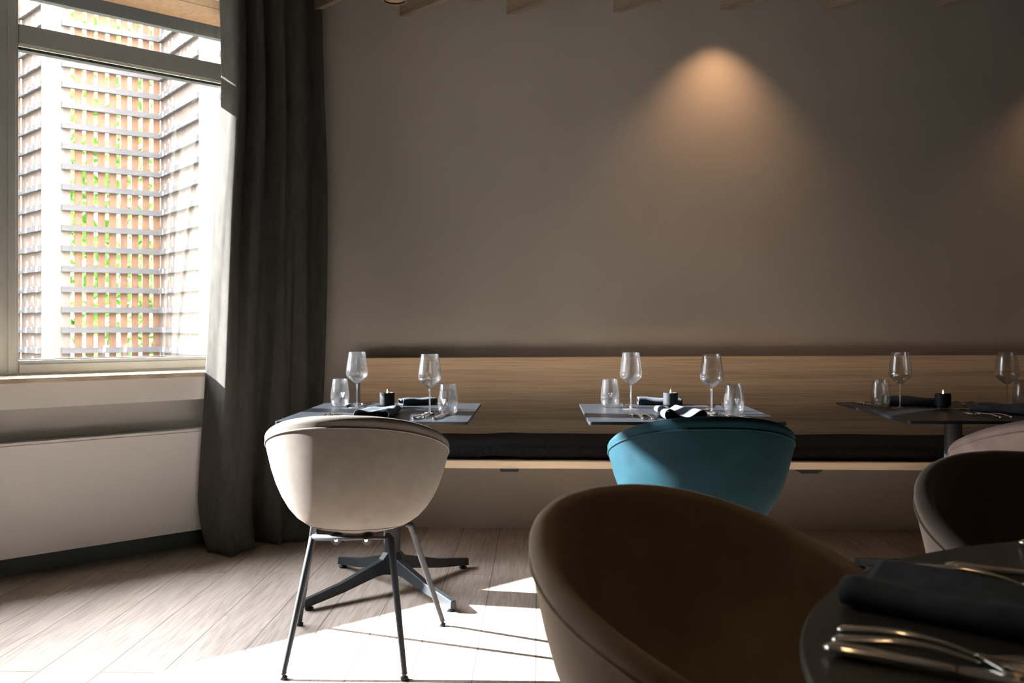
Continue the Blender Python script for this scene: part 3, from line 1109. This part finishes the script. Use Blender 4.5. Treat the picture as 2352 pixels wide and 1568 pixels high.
# ------------------------------------------------------------------ napkins
def make_napkin(name, mat, L, w0, w1, h0, h1, loc, rot, label, loop=0.5, sag=1.0, waves=0.002, seed=0, cat='napkin', skew=0.0):
    """a folded cloth: flattened tube with a loop at each side, run along y from 0 to L"""
    rnd = random.Random(seed)
    ph = [rnd.uniform(0, 6) for _ in range(6)]
    bm = mb()
    N = 34
    rows = []
    for j in range(N + 1):
        t = j / N
        w = lerp(w0, w1, t) / 2
        h = lerp(h0, h1, t)
        r = h / 2
        row = []
        # outline: bottom left to right, loop right, top right to left (sagging), loop left
        pts = []
        for k in range(9):
            pts.append((lerp(-w + r, w - r, k / 8), 0.0))
        for k in range(1, 8):
            a = -PI / 2 + PI * k / 8
            pts.append((w - r + r * math.cos(a), r + r * math.sin(a)))
        for k in range(15):
            q = k / 14
            x = lerp(w - r, -w + r, q)
            dip = math.sin(PI * q) ** 1.4 * (h - 0.006) * sag
            pts.append((x, h - dip + waves * math.sin(5 * q + 7 * t + ph[0]) * math.sin(PI * q)))
        for k in range(1, 8):
            a = PI / 2 + PI * k / 8
            pts.append((-w + r + r * loop * 2 * math.cos(a) * (0.5 / loop if loop else 1), r + r * math.sin(a)))
        for (x, z) in pts:
            zz = z
            if z > 0.001:
                zz += waves * math.sin(9 * t + ph[1] + x * 30) * (z / max(h, 1e-4))
            row.append(bm.verts.new((x + 0.003 * math.sin(8 * t + ph[2]) + skew * t, t * L + 0.004 * math.sin(x * 40 + ph[3]), max(0.0016, zz + 0.0016))))
        rows.append(row)
    grid_faces(bm, rows, True)
    o = obj(name, bm, mat, None, loc, smooth=True, rot=(0, 0, rot))
    s = o.modifiers.new('thick', 'SOLIDIFY'); s.thickness = 0.0028; s.offset = 1
    tag(o, label, cat, 'folded cloth napkins')
    return o


nz = TZ + 0.0030
make_napkin('cloth_napkin', M['napkin'], 0.33, 0.125, 0.10, 0.034, 0.020, (-0.607, 3.475, nz), R(-1), 'grey cloth napkin at the near place on the table by the curtain, sunlit', sag=0.25, seed=1, skew=0.0)
make_napkin('cloth_napkin', M['napkin'], 0.15, 0.06, 0.07, 0.022, 0.022, (-0.60, 4.14, nz), R(-66), 'folded grey napkin behind the candle on the table by the curtain', sag=0.5, seed=2)
make_napkin('cloth_napkin', M['napkin'], 0.36, 0.150, 0.095, 0.036, 0.022, (0.530, 3.475, nz), R(3), 'grey cloth napkin folded with two loops on the middle table, near place', sag=0.95, seed=3)
make_napkin('cloth_napkin', M['napkin'], 0.19, 0.055, 0.06, 0.026, 0.022, (0.43, 4.20, nz), R(-94), 'rolled grey napkin behind the candle on the middle table', sag=0.4, seed=4)
make_napkin('cloth_napkin', M['napkin_dark'], 0.27, 0.08, 0.09, 0.036, 0.022, (1.93, 3.72, nz), R(38), 'dark cloth napkin right of the candle on the shaded table', sag=0.5, seed=5)
make_napkin('cloth_napkin', M['napkin_dark'], 0.24, 0.075, 0.07, 0.034, 0.026, (1.50, 4.23, nz), R(-112), 'dark rolled napkin behind the candle on the shaded table', sag=0.3, seed=6)
make_napkin('cloth_napkin', M['napkin_dark'], 0.36, 0.150, 0.12, 0.030, 0.026, (0.420, 1.248, nz), R(-132), 'large dark cloth napkin on the round foreground table', sag=0.55, seed=7)


# ------------------------------------------------------------------ cutlery (along +y, handle end at y = 0)
def handle_pts(L, bend=0.006, z0=0.004):
    pts, rad = [], []
    for k in range(21):
        t = k / 20
        z = z0 + bend * math.sin(PI * t) ** 1.0 * (0.55 + 0.45 * t)
        w = interp([(0, 0.0030), (0.03, 0.0062), (0.08, 0.0072), (0.4, 0.0056), (0.75, 0.0030), (1.0, 0.0030)], t)
        h = interp([(0, 0.0016), (0.05, 0.0034), (0.4, 0.0030), (0.8, 0.0022), (1.0, 0.0018)], t)
        pts.append((0, t * L, z)); rad.append((w, h))
    return pts, rad


def finish_head(bm, pts_w, L0, L, zf, dish, thick=0.0013):
    """a leaf shaped dished sheet from y = L0"""
    rows = []
    N, K = 16, 9
    for j in range(N + 1):
        t = j / N
        w = sinterp(pts_w, t)
        zc = zf(t)
        row = []
        for k in range(K):
            q = -1 + 2 * k / (K - 1)
            row.append(bm.verts.new((w * q, L0 + t * L, zc + dish * (q * q - 1) * math.sin(PI * min(1, t * 1.0)) ** 0.6 if dish else zc)))
        rows.append(row)
    grid_faces(bm, rows)
    geom = bmesh.ops.extrude_face_region(bm, geom=bm.faces[-N * (K - 1):])
    bmesh.ops.translate(bm, verts=[v for v in geom['geom'] if isinstance(v, bmesh.types.BMVert)], vec=(0, 0, thick))


def make_fork(s=1.0):
    e = empty('fork')
    b = mb(); p, r = handle_pts(0.135, 0.009); tube(b, p, r, 12); obj('handle', b, M['steel'], e, smooth=True)
    b = mb()
    finish_head(b, [(0, 0.0030), (0.25, 0.0060), (0.6, 0.0115), (1, 0.0125)], 0.134, 0.030, lambda t: 0.004 + 0.002 * (1 - t) - 0.002 * math.sin(PI * t), 0.0)
    hd = obj('head', b, M['steel'], e, smooth=True)
    for k in range(4):
        x = -0.0108 + 0.0072 * k
        b = mb()
        tube(b, [(x, 0.160, 0.0046), (x, 0.175, 0.0040), (x, 0.190, 0.0055), (x * 0.96, 0.205, 0.0095)], [(0.0019, 0.0011), (0.0018, 0.0011), (0.0016, 0.001), (0.0006, 0.0006)], 8)
        obj('tine', b, M['steel'], hd, smooth=True)
    return e


def make_spoon():
    e = empty('spoon')
    b = mb(); p, r = handle_pts(0.138, 0.009); tube(b, p, r, 12); obj('handle', b, M['steel'], e, smooth=True)
    b = mb()
    finish_head(b, [(0, 0.0030), (0.12, 0.0095), (0.35, 0.0195), (0.6, 0.0215), (0.82, 0.0165), (0.95, 0.0075), (1, 0.001)], 0.137, 0.068, lambda t: 0.0095 - 0.002 * math.sin(PI * t), 0.0075)
    obj('bowl', b, M['steel'], e, smooth=True)
    return e


def make_knife():
    e = empty('table_knife')
    b = mb()
    pts = [(0, 0.115 * k / 12, 0.0055) for k in range(13)]
    rad = [interp([(0, (0.004)), (0.06, 0.0085), (0.2, 0.0090), (0.8, 0.0068), (1, 0.0060)], k / 12) for k in range(13)]
    tube(b, pts, [(w, w * 0.52) for w in rad], 12); obj('handle', b, M['steel'], e, smooth=True)
    b = mb()
    finish_head(b, [(0, 0.0055), (0.1, 0.0085), (0.6, 0.0095), (0.88, 0.007), (1, 0.0008)], 0.113, 0.118, lambda t: 0.0050, 0.0, 0.0014)
    obj('blade', b, M['steel'], e)
    return e


fk, spn, kn = make_fork(), make_spoon(), make_knife()
cnt = {'f': 0, 's': 0, 'k': 0}


def cut(kind, x, y, ang, label, group, z=0.0, sc=1.0):
    """ang = direction the head points, degrees from +y towards -x"""
    pr = {'f': fk, 's': spn, 'k': kn}[kind]
    o = pr if cnt[kind] == 0 else copy_tree(pr)
    cnt[kind] += 1
    o.location = (x, y, TZ + 0.0005 + z)
    o.rotation_euler = (0, 0, R(ang))
    o.scale = (sc * (1.3 if sc > 1.05 else 1), sc, sc * (1.15 if sc > 1.05 else 1))
    tag(o, label, {'f': 'fork', 's': 'spoon', 'k': 'knife'}[kind], group)
    return o


GC = 'cutlery laid on the tables'
cut('f', -0.795, 3.53, 4, 'steel fork on the table by the curtain, left one of the sunlit pair', GC)
cut('f', -0.768, 3.525, 4, 'steel fork on the table by the curtain, right one of the sunlit pair', GC)
cut('s', -0.425, 3.545, 0, 'steel spoon in front of the wine glass on the table by the curtain', GC)
cut('k', -0.460, 3.50, -12, 'steel knife left of the spoon on the table by the curtain', GC)
cut('k', -0.385, 3.50, -8, 'steel knife right of the spoon on the table by the curtain', GC)
cut('s', -0.800, 4.215, 176, 'far spoon beside the left tumbler on the table by the curtain', GC, sc=0.9)
cut('k', -0.745, 4.235, 172, 'far knife behind the left wine glass on the table by the curtain', GC)
cut('k', -0.50, 3.90, 78, 'dessert knife lying crosswise behind the near napkin on the curtain table', GC, sc=0.8)
cut('f', 0.385, 3.53, 8, 'steel fork left of the near napkin on the middle table, outer one', GC)
cut('f', 0.420, 3.525, 8, 'steel fork left of the near napkin on the middle table, inner one', GC)
cut('s', 0.705, 3.56, 8, 'steel spoon in front of the right tumbler on the middle table', GC)
cut('k', 0.675, 3.50, 10, 'steel knife left of the spoon on the middle table', GC)
cut('k', 0.775, 3.50, 14, 'steel knife right of the spoon on the middle table', GC)
cut('f', 0.745, 4.235, 172, 'fork at the far place of the middle table, left of the pair', GC)
cut('f', 0.800, 4.232, 172, 'fork at the far place of the middle table, right of the pair', GC)
cut('k', 0.345, 4.235, 190, 'knife beside the left tumbler at the far place of the middle table', GC)
cut('f', 0.475, 3.87, -88, 'dessert fork lying crosswise behind the near napkin on the middle table', GC, sc=0.8)
cut('k', 0.70, 3.905, 84, 'dessert knife lying crosswise behind the near napkin on the middle table', GC, sc=0.8)
cut('f', 1.72, 3.60, 15, 'steel fork in front of the candle on the shaded table, outer one', GC)
cut('f', 1.765, 3.61, 15, 'steel fork in front of the candle on the shaded table, inner one', GC)
cut('k', 1.40, 4.33, 192, 'knife left of the tumbler on the shaded table', GC)
cut('s', 1.45, 4.33, 186, 'spoon left of the tumbler on the shaded table', GC)
cut('f', 1.86, 4.34, 172, 'left fork at the far place of the shaded table', GC)
cut('f', 1.92, 4.33, 172, 'right fork at the far place of the shaded table', GC)
cut('s', 1.60, 3.93, -84, 'dessert spoon lying crosswise by the candle on the shaded table', GC, sc=0.75)
GF = 'cutlery on the round foreground table'
cut('s', 0.320, 1.060, -121, 'large steel spoon on the round table, its bowl at the picture edge', GF, sc=1.1)
cut('k', 0.303, 1.031, -122, 'steel knife nearest us on the round table', GF, sc=1.15)
cut('f', 0.337, 1.096, -127, 'steel fork above the spoon on the round table', GF, sc=1.1)
cut('f', 0.529, 1.380, -132, 'fork behind the napkin on the round table, the nearer one', GF, sc=1.1)
cut('k', 0.580, 1.384, -117, 'knife behind the napkin on the round table, the farther one', GF, sc=1.1)
cut('k', 0.756, 1.531, -112, 'knife at the far rim of the round table, cut by the picture edge', GF, sc=1.1)

# ------------------------------------------------------------------ outside
b = mb(); box(b, (-22, 3, -1.2), (4, 24, -1.0)); b.normal_update()
o = obj('ground', b, M['ground']); struct(o)
o.name = 'ground'
# the roof edge over the window
e = empty('roof_eave', WP(1.5, -0.8, 2.7)); struct(e, 'roof eave with orange boarded soffit and dark fascia')
Mi = Matrix.Translation(-e.location)


def epart(name, q, m, bev=0.002):
    bb = mb(); wbox(bb, *q); bb.transform(Mi)
    return obj(name, bb, m, e, bevel=bev)


for k in range(2):
    oa, ob = -0.245 - 0.135 * (k + 1) + 0.003, -0.245 - 0.135 * k
    za, zb_ = 2.713 + (oa + 0.515) * 0.36, 2.713 + (ob + 0.515) * 0.36
    bb = mb()
    hexa(bb, [WP(-2.5, oa, za), WP(9, oa, za), WP(9, ob, zb_), WP(-2.5, ob, zb_),
              WP(-2.5, oa, za + 0.02), WP(9, oa, za + 0.02), WP(9, ob, zb_ + 0.02), WP(-2.5, ob, zb_ + 0.02)])
    bb.transform(Mi)
    obj('soffit_board', bb, M['soffit'], e)
epart('fascia', (-2.5, 9, -0.56, -0.515, 2.648, 2.95), M['fascia'])
epart('roof_deck', (-2.5, 9, -0.55, -0.43, 2.80, 2.90), M['fascia'])

# unseen wall added above the window to keep sky light off the lattice
b = mb(); wbox(b, -0.5, U_END + 1.5, -0.42, -0.1, 3.15, 8.5)
o = obj('wall_sky_blocker', b, M['wall_white']); struct(o, 'unseen wall added above the window to block sky light')
# lattice screen: panels of vertical boards behind horizontal rails
RAIL_N, RAIL_P = 22, 0.20
ZL0 = -0.9


def panel(p0, p1, label, nb, gap=True, side=1, orange=True):
    """p0, p1 ends on the ground; boards hang behind the rails"""
    a, c = Vector((*p0, 0)), Vector((*p1, 0))
    L = (c - a).length
    ang = math.atan2(c.y - a.y, c.x - a.x)
    e = empty('lattice_screen', (a.x, a.y, ZL0), ang)
    tag(e, label, 'lattice screen', 'weathered timber lattice panels outside')
    rm = None
    for k in range(26):
        if rm is None:
            b = mb(); box(b, (0.0, -0.045, 0), (L, -0.005, 0.058))
            o = obj('rail', b, M['rail'], e, loc=(0, 0, 0.1 + k * RAIL_P), bevel=0.003); rm = o
        else:
            o = rm.copy(); COL.objects.link(o); o.location = (0, 0, 0.1 + k * RAIL_P)
    pitch = L / nb
    for k in range(nb):
        b = mb(); wdt = 0.070 if gap else pitch * 0.93
        x0 = pitch * k + (pitch - wdt) / 2
        box(b, (x0, 0.0, 0), (x0 + wdt, 0.022, 5.3))
        obj('board', b, M['orange'] if (orange and 0 < k < nb) else M['board'], e, bevel=0.002)
    return e


P_A = (-6.05, 8.72)      # left end of the leftmost panel
def cam_pt(X, Z):
    ps = R(1.6)
    return (X * math.cos(ps) - Z * math.sin(ps), X * math.sin(ps) + Z * math.cos(ps))


c_far1 = cam_pt(-1124 / 2200 * 9.82, 9.82)
c_near1 = cam_pt(-1072 / 2200 * 9.34, 9.34)
c_near2 = cam_pt(-1036 / 2200 * 9.36, 9.36)
c_far2 = cam_pt(-804 / 2200 * 9.95, 9.95)
c_near3 = cam_pt(-713 / 2200 * 8.97, 8.97)
c_near4 = cam_pt(-672 / 2200 * 9.0, 9.0)
dv = Vector((S2, S2))
left0 = (c_far1[0] - dv.x * 1.0, c_far1[1] - dv.y * 1.0)
right1 = (c_near4[0] + dv.x * 1.1, c_near4[1] + dv.y * 1.1)
panel(left0, c_far1, 'narrow strip of lattice at the left edge of the window view', 9)
panel(c_far1, c_near1, 'left lattice side panel with steep rails, left of the broad post', 9, gap=False, orange=False)
panel(c_near2, c_far2, 'middle lattice panel with reddish boards and green gaps', 9)
panel(c_far2, c_near3, 'right lattice side panel, right of the reddish one', 13, gap=False, orange=False)
panel(c_near4, right1, 'rightmost lattice panel beside the curtain edge', 9)


def post(p, w, label, d=0.09, ang=45, h=5.4):
    b = mb(); box(b, (-w / 2, -d / 2, 0), (w / 2, d / 2, h))
    o = obj('lattice_post', b, M['post'], None, (p[0], p[1], ZL0 - 0.1), rot=(0, 0, R(ang)), bevel=0.004)
    tag(o, label, 'post', 'posts of the lattice screen')


post(((c_near1[0] + c_near2[0]) / 2, (c_near1[1] + c_near2[1]) / 2), 0.19, 'broad pale post left of the reddish lattice panel')
post(((c_near3[0] + c_near4[0]) / 2, (c_near3[1] + c_near4[1]) / 2), 0.19, 'pale post between the right lattice panels')
post((c_far1[0], c_far1[1] + 0.03), 0.06, 'thin corner post at the far left of the lattice', 0.05)
post((c_far2[0], c_far2[1] + 0.03), 0.06, 'thin corner post right of the reddish panel', 0.05)

# greenery behind the screen
b = mb()
rnd = random.Random(3)
for k in range(24000):
    x = rnd.uniform(-9.5, -0.5); z = rnd.uniform(-1.0, 5.6)
    y = 12.6 + 0.35 * (x + 5) + rnd.uniform(-0.5, 0.5) + 0.5 * math.sin(x * 2.3 + z * 1.7)
    if math.sin(x * 3.1 + 1.3 * z) * math.sin(z * 2.3 - x) > 0.9:
        continue
    s = rnd.uniform(0.05, 0.12)
    n = Vector((rnd.uniform(-1, 1), rnd.uniform(-1.4, -0.1), rnd.uniform(-0.6, 1))).normalized()
    t = n.orthogonal().normalized(); u = n.cross(t)
    c = Vector((x, y, z))
    a = rnd.uniform(0, PI)
    t, u = t * math.cos(a) + u * math.sin(a), u * math.cos(a) - t * math.sin(a)
    b.faces.new([b.verts.new(c + t * s), b.verts.new(c + u * s * 0.45), b.verts.new(c - t * s), b.verts.new(c - u * s * 0.45)])
o = obj('foliage', b, M['leaf'])
tag(o, 'bright green foliage behind the timber lattice', 'foliage', kind='stuff')
